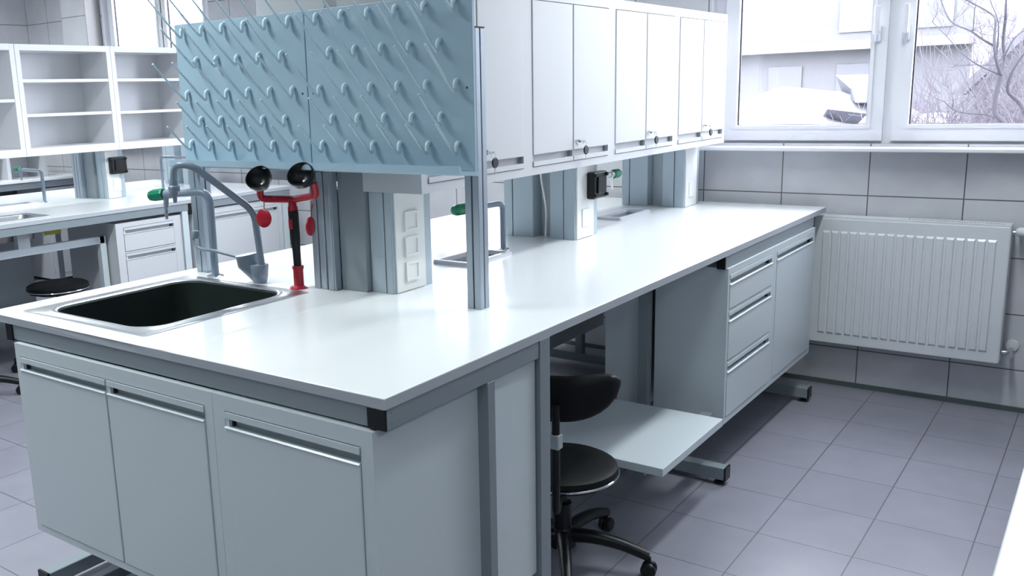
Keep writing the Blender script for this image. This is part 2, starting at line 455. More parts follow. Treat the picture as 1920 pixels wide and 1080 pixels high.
cup_sink('small white-rimmed trough sink by the middle of the island, just behind the front right post', -.812, -.650, 1.245, 1.525)
cup_sink('small white-rimmed trough sink at the far end of the island', -.812, -.680, 2.50, 2.83)

# ------------------------------------------------------------------ island steel frames
def frame_near(x1, label, end_front=True):
    t = thing('bench_support', label, 'bench frame', (x1-.05, .63, 0))
    b = MB().box(x1-.030, x1-.002, 0.004, .604, ZB, ZU, .001)
    for zz in (.842, .865): b.tube([(x1-.003, .022, zz), (x1-.0012, .022, zz)], .0022, 8)
    b.build('side_rail', M_FRAME, t)
    MB().box(x1-.050, x1-.0015, -.0005, .006, ZB-.001, ZU, .001).build('end_cap', M_BLACK, t)
    MB().box(x1-1.408, x1-.050, .004, .028, ZB, ZU, .001).build('front_rail', M_FRAME, t)
    MB().box(x1-1.440, x1-1.408, -.0005, .028, ZB-.004, ZU).build('end_cap', M_BLACK, t)
    MB().box(x1-.032, x1-.0, .368, .398, .05, ZB, .001).build('leg', M_FRAME, t)
    l = MB().box(x1-.038, x1-.0, .607, .657, .05, ZU, .001)
    for zz in (.842, .865, .30, .285): l.tube([(x1-.001, .632, zz), (x1+.0008, .632, zz)], .002, 8)
    l.build('leg', M_FRAME, t)
    MB().box(x1-.06, x1-.0, .10, .66, .03, .075, .002).build('foot', M_FRAME, t)
    MB().box(x1-1.46, x1-1.41, .02, .90, .03, .075, .002).build('foot', M_FRAME, t)
    MB().box(x1-1.462, x1-1.408, .012, .020, .028, .077).build('end_cap', M_BLACK, t)
    MB().box(x1-1.46, x1-1.41, .60, .65, .075, ZU, .001).build('leg', M_FRAME, t)
    MB().box(x1-1.41, x1-.06, .60, .64, .035, .070, .001).build('cross_bar', M_FRAME, t)
    MB().box(x1-1.30, x1-1.262, .05, .62, .035, .072, .002).build('foot_bar', M_FRAME, t)
    for p in ((x1-.03, .14), (x1-1.435, .06), (x1-.03, .62), (x1-1.435, .84), (x1-1.281, .10)):
        MB().lathe([(0, 0), (.018, 0), (.018, .008), (.006, .010), (.006, .036), (0, .036)], (p[0], p[1], 0), seg=12).build('leveller', M_BLACK, t, smooth_=True)
    return t
frame_near(0, 'grey steel support frame at the near end of the island')
def frame_mid(x1, y0, y1, label, W=1.53):
    t = thing('bench_support', label, 'bench frame', (x1-.05, y0, 0))
    MB().box(x1-.030, x1-.002, y0, y1, ZB+.001, ZU, .001).build('side_rail', M_FRAME, t)
    MB().box(x1-.031, x1-.0, y0-.008, y0, ZB-.002, ZU).build('end_cap', M_BLACK, t)
    MB().box(x1-.031, x1-.0, y1, y1+.008, ZB-.002, ZU).build('end_cap', M_BLACK, t)
    MB().box(x1-W+.01, x1-W+.04, y0, y1, ZB+.001, ZU, .001).build('side_rail', M_FRAME, t)
    for y in (y0+.0, y1-.05):
        MB().box(x1-W+.02, x1-.0+.03, y-.03, y+.02, .022, .070, .002).build('foot', M_FRAME, t)
        MB().box(x1+.030, x1+.036, y-.031, y+.021, .020, .072).build('end_cap', M_BLACK, t)
        for lx in (x1-.325, x1-1.2): MB().box(lx, lx+.04, y-.03, y+.010, .07, ZU, .001).build('leg', M_FRAME, t)
        for lx in (x1+.005, x1-W+.05): MB().lathe([(0, 0), (.019, 0), (.019, .008), (.006, .010), (.006, .024), (0, .024)], (lx, y-.005, 0), seg=12).build('leveller', M_BLACK, t, smooth_=True)
    return t
frame_mid(0, 1.945, 3.12, 'grey steel support frame at the far end of the island, between knee space and radiator')

# low shelf board in the knee space
t = thing('shelf_board', 'thick pale grey board fixed low in the knee space beside the drawer cabinet', 'shelf', (-.2, 1.5, .28))
MB().box(-.45, .058, 1.262, 1.800, .283, .311, .0015).build('board', M_CAB, t)
MB().box(-.45, -.41, 1.262, 1.915, .243, .283).build('bracket', M_FRAME, t)
MB().box(-.06, -.02, 1.30, 1.915, .255, .283).build('bracket', M_FRAME, t)
# fixed tray and cable box under the worktop seen at the back of the knee space
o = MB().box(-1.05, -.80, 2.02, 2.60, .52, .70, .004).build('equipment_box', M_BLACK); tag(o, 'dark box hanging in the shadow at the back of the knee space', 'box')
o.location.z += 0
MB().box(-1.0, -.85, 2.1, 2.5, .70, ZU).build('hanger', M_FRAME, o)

# ------------------------------------------------------------------ aluminium posts
def profile_post(label, x0, x1, y0, y1, z0, z1):
    t = thing('aluminium_post', label, 'post', ((x0+x1)/2, (y0+y1)/2, z0))
    g = .0022; b = MB(); xm, ym = (x0+x1)/2, (y0+y1)/2
    # four corner bars around a dark slotted core
    for a, c in ((x0, xm-g), (xm+g, x1)):
        for d, e in ((y0, ym-g), (ym+g, y1)): b.box(a, c, d, e, z0, z1, .0012)
    b.build('profile', M_ALU, t)
    MB().box(x0+.004, x1-.004, y0+.004, y1-.004, z0, z1-.001).build('slot', M_GROOVE, t)
    MB().box(x0-.0005, x1+.0005, y0-.0005, y1+.0005, z1, z1+.004, .001).build('end_cap', M_BLACK, t)
    return t
profile_post('slotted aluminium post carrying the right end of the peg rack', -.303, -.258, .728, .773, ZT, 1.655)
profile_post('slotted aluminium post carrying the left end of the peg rack', -1.478, -1.420, .735, .780, ZT, 1.655)

# ------------------------------------------------------------------ peg racks
PX0, PX1, PZ0, PZ1, PY = -1.444, -.246, 1.305, 1.741, .712
mid = -.8455
def peg_mesh(long):
    mb = MB()
    # root loop: leaves the panel, dips down, then turns into the long rising pin
    pts = [(0, .006, .025), (0, -.005, .026), (0, -.011, .019), (0, -.012, .007), (0, -.015, -.002), (0, -.024, .003)]
    rs = [.0060, .0064, .0064, .0060, .0052, .0040]
    L = long
    for k in range(1, 6):
        t = k/5; pts.append((0, -.026-L*.70*t, .002+L*.72*t)); rs.append(.0040-.0012*t)
    p2, r2 = smooth([Vector(p) for p in pts], 3, rs)
    mb.tube(p2, .004, 8, rs=r2)
    e = p2[-1]
    mb.lathe([(0, -.004), (.0032, -.002), (.0038, 0), (.0032, .002), (0, .004)], e, seg=8)
    bmesh.ops.recalc_face_normals(mb.bm, faces=mb.bm.faces)
    me = bpy.data.meshes.new('peg'); mb.bm.to_mesh(me); mb.bm.free(); me.materials.append(M_PEG)
    for p in me.polygons: p.use_smooth = True
    return me
peg_long, peg_short = peg_mesh(.155), peg_mesh(.105)
rows = [(1.700, 6, .049, 1), (1.602, 5, .108, 1), (1.497, 6, .049, 1), (1.411, 5, .108, 0), (1.334, 6, .049, 0)]
def rack(x0, x1, label, right):
    t = thing('peg_rack', label, 'drying rack', ((x0+x1)/2, PY, PZ0), group=None)
    p = MB().box(x0+.0016, x1-.0016, PY-.012, PY, PZ0-.02, PZ1, .001)
    p.build('panel', M_RACK, t)
    dots = MB()
    for x in (x0+.022, x1-.022): dots.lathe([(0, 0), (.0035, 0), (.003, .0012), (0, .0015)], (x, PY-.012, 1.503), (0, -1, 0), 10)
    dots.build('screw', M_GROOVE, t)
    for z, n_, off, lg in rows:
        if right:                                   # measured: right rack's odd rows end 55 mm from its edge
            xs = [x1-.052-.0985*k for k in range(n_)] if n_ == 6 else [x1-.105-.0985*k for k in range(n_)]
        else:
            xs = [x0+.049+.0985*k for k in range(n_)] if n_ == 6 else [x0+.108+.0985*k for k in range(n_)]
        for x in xs:
            o = bpy.data.objects.new('peg', peg_long if lg else peg_short); C.objects.link(o); o.parent = t
            o.location = (x-(x0+x1)/2, -.012, z-PZ0)
    return t
rack(PX0, mid, 'left blue-grey pegboard rack of upward pins, above the grey taps', False)
rack(mid, PX1, 'right blue-grey pegboard rack of upward pins, next to the white wall cabinets', True)
tr = MB().prism([(PY-.080, 1.303), (PY-.080, 1.283), (PY-.076, 1.279), (PY-.0, 1.272), (PY+.012, 1.272), (PY+.012, 1.284), (PY-.012, 1.285), (PY-.072, 1.289), (PY-.076, 1.303)], PX0, PX1-.004, 'yz')
o = tr.build('drip_tray', M_RACK); tag(o, 'shallow blue-grey drip tray under both peg racks', 'tray')

# ------------------------------------------------------------------ wall cabinets over the island
UX, UZ0, UZ1 = -.469, 1.210, 1.817
ub = [.752, 1.340, 1.962, 2.590, 3.208]
ulab = ['nearest white overhead cabinet of the island, touching the peg rack', 'second white overhead cabinet from the peg rack', 'third white overhead cabinet from the peg rack', 'white overhead cabinet closest to the window']
for i in range(4):
    y0, y1 = ub[i], ub[i+1]; ww = y1-y0; mm = ww/2
    uz0 = UZ0
    cabinet('wall_cabinet', ulab[i], 'cabinet', (UX, y0, 0), R90, ww, .29, UZ0, UZ1,
            [('door', .030, mm-.001, 1.237, 1.782), ('door', mm+.001, ww-.028, 1.237, 1.782)], m=M_CABW, grip='bottom', zb=UZ0)
    # lock with one key in it and one hanging below on a ring
    ky = y0+mm+.032; kz = 1.306
    l = MB().lathe([(0, 0), (.010, 0), (.010, .006), (.008, .009), (0, .009)], (UX+.002, ky, kz), (1, 0, 0), 14).build('cabinet_lock', M_CHROME, smooth_=True)
    tag(l, 'round chrome cam lock on the %s overhead cabinet' % ('nearest', 'second', 'third', 'fourth and farthest')[i], 'lock')
    k = thing('cabinet_key', 'key with a black bow hanging from the %s overhead cabinet lock' % ('nearest', 'second', 'third', 'fourth and farthest')[i], 'key', (UX+.012, ky, kz))
    MB().box(UX+.009, UX+.034, ky-.0012, ky+.0012, kz-.004, kz+.004).build('blade', M_CHROME, k)
    MB().tube([(UX+.030, ky+.011*math.cos(a)+.004, kz-.009+.011*math.sin(a)) for a in [2*PI*j/12 for j in range(13)]], .0009, 6, cap=False).build('ring', M_CHROME, k)
    MB().lathe([(0, 0), (.015, .0), (.017, .002), (.017, .004), (.015, .006), (0, .006)], (UX+.027, ky+.014, kz-.032), (1, 0, 0), 18).build('bow', M_BLACK, k, smooth_=True)
    MB().box(UX+.029, UX+.031, ky+.0115, ky+.0165, kz-.068, kz-.044).build('hanging_blade', M_STEEL, k)
# second bank of cabinets back to back, facing the left aisle
for i in range(4):
    y0, y1 = ub[i], ub[i+1]; ww = y1-y0; mm = ww/2
    cabinet('wall_cabinet', 'hidden overhead cabinet behind the %s overhead cabinet of the island' % ('nearest', 'second', 'third', 'farthest')[i], 'cabinet', (-1.10, y1, 0), -R90, ww, .29, 1.235, UZ1-.02,
            [('door', .030, mm-.001, 1.262, 1.762), ('door', mm+.001, ww-.028, 1.262, 1.762)], m=M_CABW, grip='bottom', zb=1.235)

# ------------------------------------------------------------------ service columns
def trunk(mb, core, x0, x1, y0, y1, z0, z1, split=None):
    """white sheet-metal trunking: front skin split by dark slots"""
    split = split or []
    xs = [x0]+split+[x1]
    for a, b in zip(xs, xs[1:]): mb.box(a+.002, b-.002, y0, y0+.014, z0, z1, .001)
    mb.box(x1-.012, x1, y0+.002, y1, z0, z1, .001).box(x0, x0+.012, y0+.002, y1, z0, z1, .001)
    mb.box(x0+.012, x1-.012, y1-.012, y1, z0, z1)
    core.box(x0+.008, x1-.013, y0+.006, y1-.013, z0+.001, z1-.001)
def service_column(label, y, x=0, ztop=1.209, kind='box', outlet=True, sockets=0, lprof=False, ylen=.20, oy=.075, ext=0):
    t = thing('service_column', label, 'service column', (x-.75, y, ZT))
    a, core = MB(), MB()
    if lprof:      # left half made of ribbed aluminium profiles
        for px_ in (-.888, -.858, -.828):
            a.box(x+px_, x+px_+.025, y-.045, y-.017, ZT, ztop+ext, .004, 2)
        core.box(x-.885, x-.802, y-.036, y-.018, ZT, ztop+ext); a.box(x-.802, x-.797, y-.042, y-.017, ZT, ztop+ext)
        a.box(x-.888, x-.800, y, y+.14, ZT, ztop)
        a.box(x-.798, x-.792, y-.005, y+.10, ZT, ztop)
        a.build('profile', M_ALU, t)
        core.build('slot', M_GROOVE, t)
        MB().box(x-.793, x-.69, y-.017, y+.012, ZT, ztop+ext-.001, .001).build('centre_plate', M_FRAME, t)
    else:
        trunk(a, core, x-.930, x-.790, y, y+ylen, ZT, ztop, [x-.888])
        a.build('trunk', M_TRUNK, t); core.build('slot', M_GROOVE, t)
        MB().box(x-.790, x-.712, y+.07, y+.084, ZT, ztop, .001).build('centre_plate', M_CAB, t)
    a, core = MB(), MB()
    trunk(a, core, x-.686 if lprof else x-.712, x-.600, y+.0, y+ylen-.005, ZT, ztop-.001, [x-.628] if lprof else [x-.650])
    core.build('slot', M_GROOVE, t)
    tk = a.build('trunk', M_TRUNK, t)
    s = MB().box(x-.600, x-.594, y+.012, y+ylen-.045, ZT+.002, ztop-.004, .001)
    s.build('socket_plate', M_SOCK, t)
    if sockets:
        for k in range(sockets):
            z = 1.115-.077*k
            q = MB(); grid_slab(q, (y+.052, y+.118, z-.030, z+.030), [(y+.061, y+.109, z-.022, z+.022)], x-.594, x-.588, 'yz')
            q.box(x-.592, x-.5905, y+.061, y+.109, z-.022, z+.022)
            q.build('socket', M_SOCK, t)
    else:
        q = MB().box(x-.594, x-.590, y+.05, y+.11, .945, 1.02, .002); q.build('socket', M_SOCK, t)
    if outlet:
        oy0, oy1 = y+oy, y+oy+.115
        q = MB().box(x-.594, x-.560, oy0, oy1, 1.055, 1.163, .006, 2)
        for yy in (oy0+.008, oy1-.008):
            for zz in (1.068, 1.150): q.tube([(x-.57, yy, zz), (x-.552, yy, zz)], .007, 10)
        q.box(x-.56, x-.553, oy0+.025, oy1-.025, 1.075, 1.145, .003)
        q = q.build('power_outlet', M_BLACK, t)
        q['label'] = 'black power outlet box'
    return t
service_column('pale service column with three white sockets beneath the right peg rack', .768, lprof=True, outlet=False, sockets=3, ext=.06)
service_column('service column in the middle of the island with a black outlet box', 1.91, outlet=True, oy=.09)
service_column('service column at the window end of the island', 3.035, outlet=False, ylen=.20)
t = thing('power_cable', 'thin pale cable hanging inside the middle service column of the island', 'cable', (-.745, 1.93, ZT))
MB().tube([(-.765, 1.925, 1.205), (-.752, 1.915, 1.13), (-.738, 1.925, 1.02), (-.744, 1.930, .903)], .004, 8, sub=5).build('cord', M_SOCK, t, smooth_=True)
MB().lathe([(0, 0), (.010, 0), (.009, .02), (0, .022)], (-.765, 1.925, 1.186), seg=12).build('plug', M_SOCK, t, smooth_=True)

# ------------------------------------------------------------------ taps
def flange(mb, x, y, r=.026): mb.lathe([(0, 0), (r, 0), (r, .003), (r*.75, .007), (0, .008)], (x, y, ZT), seg=20)
t = thing('lab_tap', 'grey bent-pipe lab tap with a green knob beside the dark sink', 'tap', (-1.335, .70, ZT))
path = rounded_path([(-1.335, .70, ZT), (-1.334, .70, 1.192), (-1.49, .662, 1.184)], .045, 8)
MB().tube(path, .0135, 14).build('pipe', M_TAPG, t, smooth_=True)
mb = MB(); flange(mb, -1.335, .70, .030); mb.build('base_flange', M_CHROME, t, smooth_=True)
d = (Vector((-1.592, .65, 1.171))-Vector((-1.49, .662, 1.184))).normalized()
p0 = Vector((-1.485, .664, 1.184))
mb = MB(); mb.lathe([(.0145, 0), (.0165, .004), (.0165, .03), (.012, .034), (0, .034)], p0, d, 16)
mb.tube([p0+d*.030, p0+d*.034+Vector((0, 0, -.035)), p0+d*.038+Vector((0, 0, -.05))], .010, 12, rs=[.010, .009, .006])
for k in range(3): mb.lathe([(0, 0), (.0075-.001*k, 0), (.006-.001*k, .012), (0, .012)], p0+d*.037+Vector((0, 0, -.060-.013*k)), seg=12)
mb.build('nozzle', M_TAPG, t, smooth_=True)
kn = MB().lathe([(0, 0), (.019, .0), (.021, .006), (.021, .050), (.018, .066), (.010, .072), (0, .073)], p0+d*.038+Vector((0, 0, .002)), d, 10)
kn.build('knob', M_GREEN, t)
MB().lathe([(0, 0), (.012, 0), (.009, .004), (0, .005)], p0+d*.106+Vector((0, 0, .002)), d, 12).build('knob_cap', M_TEAL, t, smooth_=True)

t = thing('elbow_mixer_tap', 'grey mixer tap with long swivel spout and elbow lever behind the dark sink', 'tap', (-1.135, .70, ZT))
mb = MB()
mb.lathe([(.0, 0), (.022, 0), (.027, .02), (.031, .058), (.029, .062), (0, .062)], (-1.112, .70, ZT), seg=24)
mb.tube([(-1.118, .70, ZT+.012), (-1.138, .696, ZT+.04), (-1.156, .692, ZT+.062), (-1.160, .69, ZT+.092)], .03, 24, rs=[.020, .028, .036, .036])
mb.build('body', M_TAPG, t, smooth_=True)
path = rounded_path([(-1.098, .70, .945), (-1.108, .69, 1.138), (-1.195, .525, 1.298), (-1.247, .50, 1.300), (-1.258, .50, 1.245)], .035, 8)
MB().tube(path, .0115, 14).build('spout', M_TAPG, t, smooth_=True)
MB().lathe([(.0, 0), (.0125, .0), (.014, .008), (.0185, .012), (.0185, .026), (.014, .030), (.0125, .05), (0, .05)], (-1.258, .50, 1.205), seg=16).build('aerator', M_TAPG, t, smooth_=True)
MB().lathe([(0, 0), (.006, 0), (.008, .025), (0, .03)], (-1.258, .50, 1.180), seg=12).build('outlet', M_TAPG, t, smooth_=True)
MB().tube(rounded_path([(-1.178, .69, .978), (-1.30, .67, .998), (-1.365, .66, 1.000), (-1.392, .66, 1.030), (-1.378, .66, 1.055)], .04, 8), .006, 12,
          rs=None).build('lever', M_TAPG, t, smooth_=True)
MB().lathe([(0, 0), (.012, .002), (.016, .014), (.012, .027), (0, .03)], (-1.374, .66, 1.035), (.1, 0, 1), 16).build('lever_tip', M_TAPG, t, smooth_=True)

# emergency eye wash
t = thing('eye_wash', 'red and black double-head emergency eye wash beside the sink', 'eye wash', (-.933, .70, ZT))
bx_, by_ = -.933, .70
MB().lathe([(0, 0), (.030, 0), (.030, .003), (.024, .008), (.0165, .010), (.0165, .060), (.0185, .064), (.0185, .072), (0, .072)], (bx_, by_, ZT), seg=20).build('base', M_RED, t, smooth_=True)
MB().lathe([(0, 0), (.0125, 0), (.013, .05), (.0165, .09), (.0165, .175), (.015, .180), (0, .18)], (bx_-.001, by_, ZT+.070), (-.03, 0, 1), 18).build('grip', M_BLACK, t, smooth_=True)
MB().box(bx_-.014, bx_+.002, by_-.0175, by_-.012, 1.09, 1.122, .002).build('trigger', M_RED, t)
mb = MB().lathe([(0, 0), (.016, 0), (.016, .028), (.013, .032), (.0125, .05), (.015, .052), (0, .06)], (-.940, by_, 1.130), seg=18)
Lp, Rp = Vector((-1.034, .66, 1.184)), Vector((-.797, .66, 1.203))
mb.tube(rounded_path([Lp+Vector((.012, -.014, .040)), Lp+Vector((-.004, -.002, 0)), (-.940, .705, 1.181), Rp, Rp+Vector((.004, -.014, .040))], .022, 6), .0115, 14)
mb.build('t_pipe', M_RED, t, smooth_=True)
up = Vector((.25, -.72, .62)).normalized()
for c in (Vector((-.993, .625, 1.243)), Vector((-.812, .625, 1.257))):
    hd = MB().lathe([(0, -.012), (.012, -.010), (.022, .002), (.035, .018), (.0405, .034), (.0415, .046), (.0385, .048), (.033, .034), (.024, .022), (.010, .014), (0, .013)], c-up*.02, up, 28).build('spray_head', M_BLACK, t, smooth_=True)
    MB().lathe([(0, .0), (.0045, 0), (.004, .004), (0, .006)], c-up*.004+Vector((.006, -.004, -.006)), up, 10).build('nozzle', M_SOCK, hd, smooth_=True)
for (x, y, z, nrm) in ((-1.014, .648, 1.125, (.15, -1, .05)), (-.808, .645, 1.112, (-.9, -.30, .0))):
    dc = MB().lathe([(0, 0), (.026, 0), (.029, .002), (.029, .006), (.026, .008), (0, .009)], (x, y, z), nrm, 24)
    dc.build('dust_cap', M_RED, t, smooth_=True)
    MB().tube([(x, y, z+.026), (x+.002, y, z+.05), (x+.004, y+.004, z+.066)], .0016, 6).build('strap', M_RED, t)

def swan_tap(label, x, y, h, dx, dy, m=M_TAPG, drop=.05, dz=0, r=.0105, knob=True):
    t = thing('lab_tap', label, 'tap', (x, y, ZT))
    end = Vector((x+dx, y+dy, ZT+h+dz)); d = Vector((dx, dy, dz)).normalized()
    MB().tube(rounded_path([(x, y, ZT), (x, y, ZT+h), end], .028, 6), r, 12).build('pipe', m, t, smooth_=True)
    mb = MB(); flange(mb, x, y, .024); mb.build('base_flange', M_CHROME, t, smooth_=True)
    mb = MB().lathe([(0, 0), (.0145, 0), (.0145, .03), (0, .03)], end-d*.01, d, 14)
    mb.tube([end+d*.008, end+d*.010-Vector((0, 0, drop*.6)), end+d*.012-Vector((0, 0, drop+.02))], .008, 10, rs=[.009, .008, .0045])
    mb.build('nozzle', m, t, smooth_=True)
    if knob: MB().lathe([(0, 0), (.018, 0), (.021, .007), (.021, .048), (.016, .062), (0, .064)], end+d*.02, d, 10).build('knob', M_GREEN, t)
    return t
swan_tap('grey lab tap with green knob standing at the trough sink behind the right post', -.739, 1.60, .178, -.03, -.175, dz=-.0)
swan_tap('grey lab tap with green knob near the far end of the island', -.745, 2.33, .205, .0, .20, m=M_STEEL, drop=.05)

# ------------------------------------------------------------------ lab stools
def stool(label, x, y, seat_z, r=.175, back=None, rot=0, footring=False):
    t = thing('lab_stool', label, 'stool', (x, y, 0))
    mb = MB().lathe([(0, -.055), (r*.75, -.055), (r*.93, -.045), (r, -.022), (r*.985, -.008), (r*.90, .0), (r*.5, .004), (0, .004)], (x, y, seat_z), seg=40)
    mb.build('seat', M_BLACKF, t, smooth_=True)
    MB().tube([(x+(r+.001)*math.cos(a), y+(r+.001)*math.sin(a), seat_z-.030) for a in [2*PI*k/40 for k in range(41)]], .0035, 8, cap=False).build('trim_ring', M_CHROME, t, smooth_=True)
    MB().lathe([(0, .10), (.030, .10), (.030, seat_z*.6), (.016, seat_z*.6+.002), (.016, seat_z-.05), (0, seat_z-.05)], (x, y, 0), seg=18).build('gas_lift', M_BLACK, t, smooth_=True)
    hub = MB().lathe([(0, .062), (.045, .062), (.045, .100), (.030, .125), (0, .125)], (x, y, 0), seg=18).build('hub', M_BLACK, t, smooth_=True)
    for k in range(5):
        a = rot+2*PI*k/5; ca, sa = math.cos(a), math.sin(a); R = .275
        pts = [(x+ca*q, y+sa*q, z) for q, z in ((.03, .098), (.10, .103), (.19, .092), (R, .066))]
        lg = MB().tube(pts, .02, 12, rs=[.024, .022, .019, .016], sub=4).build('leg', M_BLACK, t, smooth_=True)
        c = MB(); cx, cy = x+ca*R, y+sa*R
        c.tube([(cx, cy, .064), (cx, cy, .040)], .007, 8)
        for sgn in (-1, 1): c.lathe([(0, -.008), (.020, -.008), (.024, -.004), (.024, .004), (.020, .008), (0, .008)], (cx-sa*.013*sgn, cy+ca*.013*sgn, .024), (-sa, ca, 0), 16)
        c.build('castor', M_BLACK, lg, smooth_=True)
    if back:
        ang, zc, halfw, halfh = back
        # curved padded backrest swept round the seat
        Rb = r+.03; bm = MB(); cols = []
        nn = 16
        for i in range(nn+1):
            u = -1+2*i/nn; a = ang+u*halfw/Rb*.80
            hh = halfh*math.sqrt(max(.02, 1-abs(u)**2.6)); th = .026*math.sqrt(max(.03, 1-abs(u)**4))
            cen = Vector((x+math.cos(a)*Rb*(1+.10*abs(u)), y+math.sin(a)*Rb*(1+.10*abs(u)), zc+.035*u*u)); nrm = Vector((math.cos(a), math.sin(a), 0))
            row = []
            for j in range(16):
                b = 2*PI*j/16; sx = math.copysign(abs(math.cos(b))**.6, math.cos(b)); sz = math.copysign(abs(math.sin(b))**.6, math.sin(b))
                row.append(bm.bm.verts.new(cen + nrm*th*sx + Vector((0, 0, hh*sz))))
            cols.append(row)
        for A, B in zip(cols, cols[1:]):
            for j in range(16): bm.bm.faces.new((A[j], A[(j+1) % 16], B[(j+1) % 16], B[j]))
        bm.bm.faces.new(cols[0]); bm.bm.faces.new(cols[-1][::-1])
        bm.build('backrest', M_BLACKF, t, smooth_=True)
        ca, sa = math.cos(ang), math.sin(ang); Rr = Rb+.030
        br = MB().tube(rounded_path([(x, y, seat_z-.062), (x+ca*(Rr+.02), y+sa*(Rr+.02), seat_z-.062), (x+ca*(Rr+.02), y+sa*(Rr+.02), zc)], .04, 6), .012, 10)
        br = br.build('back_bracket', M_BLACK, t, smooth_=True)
        q = Vector((x+ca*(Rr+.02), y+sa*(Rr+.02), zc-.11))
        MB().box(q.x-.016, q.x+.016, q.y-.014, q.y+.014, q.z-.022, q.z+.022, .003).build('sleeve', mat('sleeve_grey', (.45, .50, .53), .4), t)
    return t
stool('black lab stool with curved backrest pushed into the knee space of the island', -.20, 1.08, .345, back=(math.atan2(-.9, .42), .62, .23, .068), rot=math.radians(14))
stool('round black stool under the left bench, left of its drawer cabinet', -3.70, 1.50, .50, r=.17, rot=.3)
stool('black stool at the left picture edge, behind the sink corner', -3.62, .86, .40, r=.17, rot=.9)

# ------------------------------------------------------------------ radiator
t = thing('radiator', 'white ribbed panel radiator on the tiled wall under the window', 'radiator', (.36, 3.33, .24))
rx0, rx1, rz0, rz1 = -.045, .762, .240, .858
b = MB().box(rx0+.004, rx1-.004, 3.296, 3.372, rz0+.004, rz1-.012, .003)
b.box(rx0, rx1, 3.286, 3.302, rz0, rz1-.008, .004, 2)
b.build('panel', M_WHITE, t)
rb = MB(); nrib = 20
for i in range(nrib):
    xc_ = .035+.0402*(i-1)+.0201
    if xc_+.017 > rx1-.02: break
    zt, zb_ = .792, .286
    pr = [(xc_-.0165, zb_), (xc_+.0165, zb_), (xc_+.0165, zt), (xc_-.0165, zt)]
    pr2 = [(xc_-.0125, zb_+.010), (xc_+.0125, zb_+.010), (xc_+.0125, zt-.010), (xc_-.0125, zt-.010)]
    A = [rb.bm.verts.new((x_, 3.2865, z_)) for x_, z_ in pr]; B = [rb.bm.verts.new((x_, 3.280, z_)) for x_, z_ in pr2]
    rb.bm.faces.new(B)
    for k in range(4): rb.bm.faces.new((A[k], A[(k+1) % 4], B[(k+1) % 4], B[k]))
    rb.bm.faces.new(A[::-1])
rb.build('ribs', M_WHITE, t)
g = MB(); slots = []
xx = .36
while xx < .735: slots.append((xx, xx+.005, 3.312, 3.352)); xx += .010
grid_slab(g, (rx0, rx1, 3.288, 3.378), slots, rz1-.010, rz1)
g.box(rx0-.002, rx0+.002, 3.288, 3.380, rz0+.006, rz1, .001).box(rx1-.002, rx1+.002, 3.288, 3.380, rz0+.006, rz1, .001)
g.build('top_grille', M_WHITE, t)
for bx_ in (.05, .62): MB().box(bx_, bx_+.04, 3.37, 3.40, .3, .8).build('wall_bracket', M_WHITE, t)
v = MB().tube([(.762, 3.335, .822), (.792, 3.335, .822)], .009, 12).tube([(.790, 3.335, .825), (.790, 3.399, .825)], .008, 10)
v.build('pipe', M_STEEL, t, smooth_=True)
MB().lathe([(0, 0), (.017, 0), (.021, .008), (.021, .05), (.017, .058), (0, .060)], (.785, 3.33, .825), (.9, -.45, .08), 20).build('thermostat', M_WHITE, t, smooth_=True)
v = MB().tube(rounded_path([(.762, 3.335, .285), (.80, 3.335, .285), (.80, 3.396, .290)], .02, 5), .009, 12)
v.lathe([(0, 0), (.013, 0), (.015, .012), (.011, .03), (0, .032)], (.80, 3.325, .283), (0, -1, -.2), 16)
v.build('valve', M_STEEL, t, smooth_=True)
MB().lathe([(.014, 0), (.028, 0), (.026, .006), (.014, .008)], (.80, 3.398, .305), (0, -1, 0), 20).build('rosette', M_WHITE, t, smooth_=True)

# ------------------------------------------------------------------ left island
LX = -3.50
worktop(LX, 'white worktop of the left island, behind the near one', [(LX-.30, LX-.136, .95, 1.41), (LX-.86, LX-.75, 1.45, 1.75)], L0=-1.2, L1=3.2)
t = thing('sink', 'small brownish steel sink in the left island worktop', 'sink', (LX-.2, 1.2, ZT))
mb = MB(); x0, x1, y0, y1 = LX-.36, LX-.10, .90, 1.455
loft(mb, [ring(rrect(x0, x1, y0, y1, .02, 4), ZT-.002), ring(rrect(x0, x1, y0, y1, .02, 4), ZT+.002), ring(rrect(x0+.05, x1-.03, y0+.05, y1-.05, .05, 4), ZT+.002), ring(rrect(x0+.06, x1-.04, y0+.06, y1-.06, .05, 4), ZT-.03)], False)
mb.build('rim', M_STEEL, t, smooth_=True)
mb = MB(); loft(mb, [ring(rrect(x0+.058, x1-.038, y0+.058, y1-.058, .05, 4), ZT-.02), ring(rrect(x0+.07, x1-.05, y0+.07, y1-.07, .05, 4), ZT-.12)])
mb.build('basin', mat('warm_steel', (.42, .36, .31), .35, metal=.8), t, smooth_=True)
cup_sink('small trough sink beside the tap on the left island', LX-.88, LX-.735, 1.44, 1.76)
t = thing('bench_support', 'grey steel support frame along the front of the left island', 'bench frame', (LX-.05, 1.0, 0))
MB().box(LX-.032, LX-.004, -1.19, 3.19, ZB, ZU, .001).build('side_rail', M_FRAME, t)
MB().box(LX-1.52, LX-1.49, -1.19, 3.19, ZB, ZU, .001).build('side_rail', M_FRAME, t)
for y in (2.262, 3.12):
    MB().box(LX-.045, LX-.006, y, y+.045, .03, ZB, .001).build('leg', M_CAB, t)
    MB().box(LX-1.50, LX-1.46, y, y+.045, .03, ZB, .001).build('leg', M_CAB, t)
MB().box(LX-.012, LX-.001, 2.31, 2.345, ZB-.025, ZU-.001).build('end_cap', M_BLACK, t)
t2 = thing('tray_frame', 'white steel frame with a lower rail in the knee space of the left island', 'frame', (LX-.12, 1.2, 0))
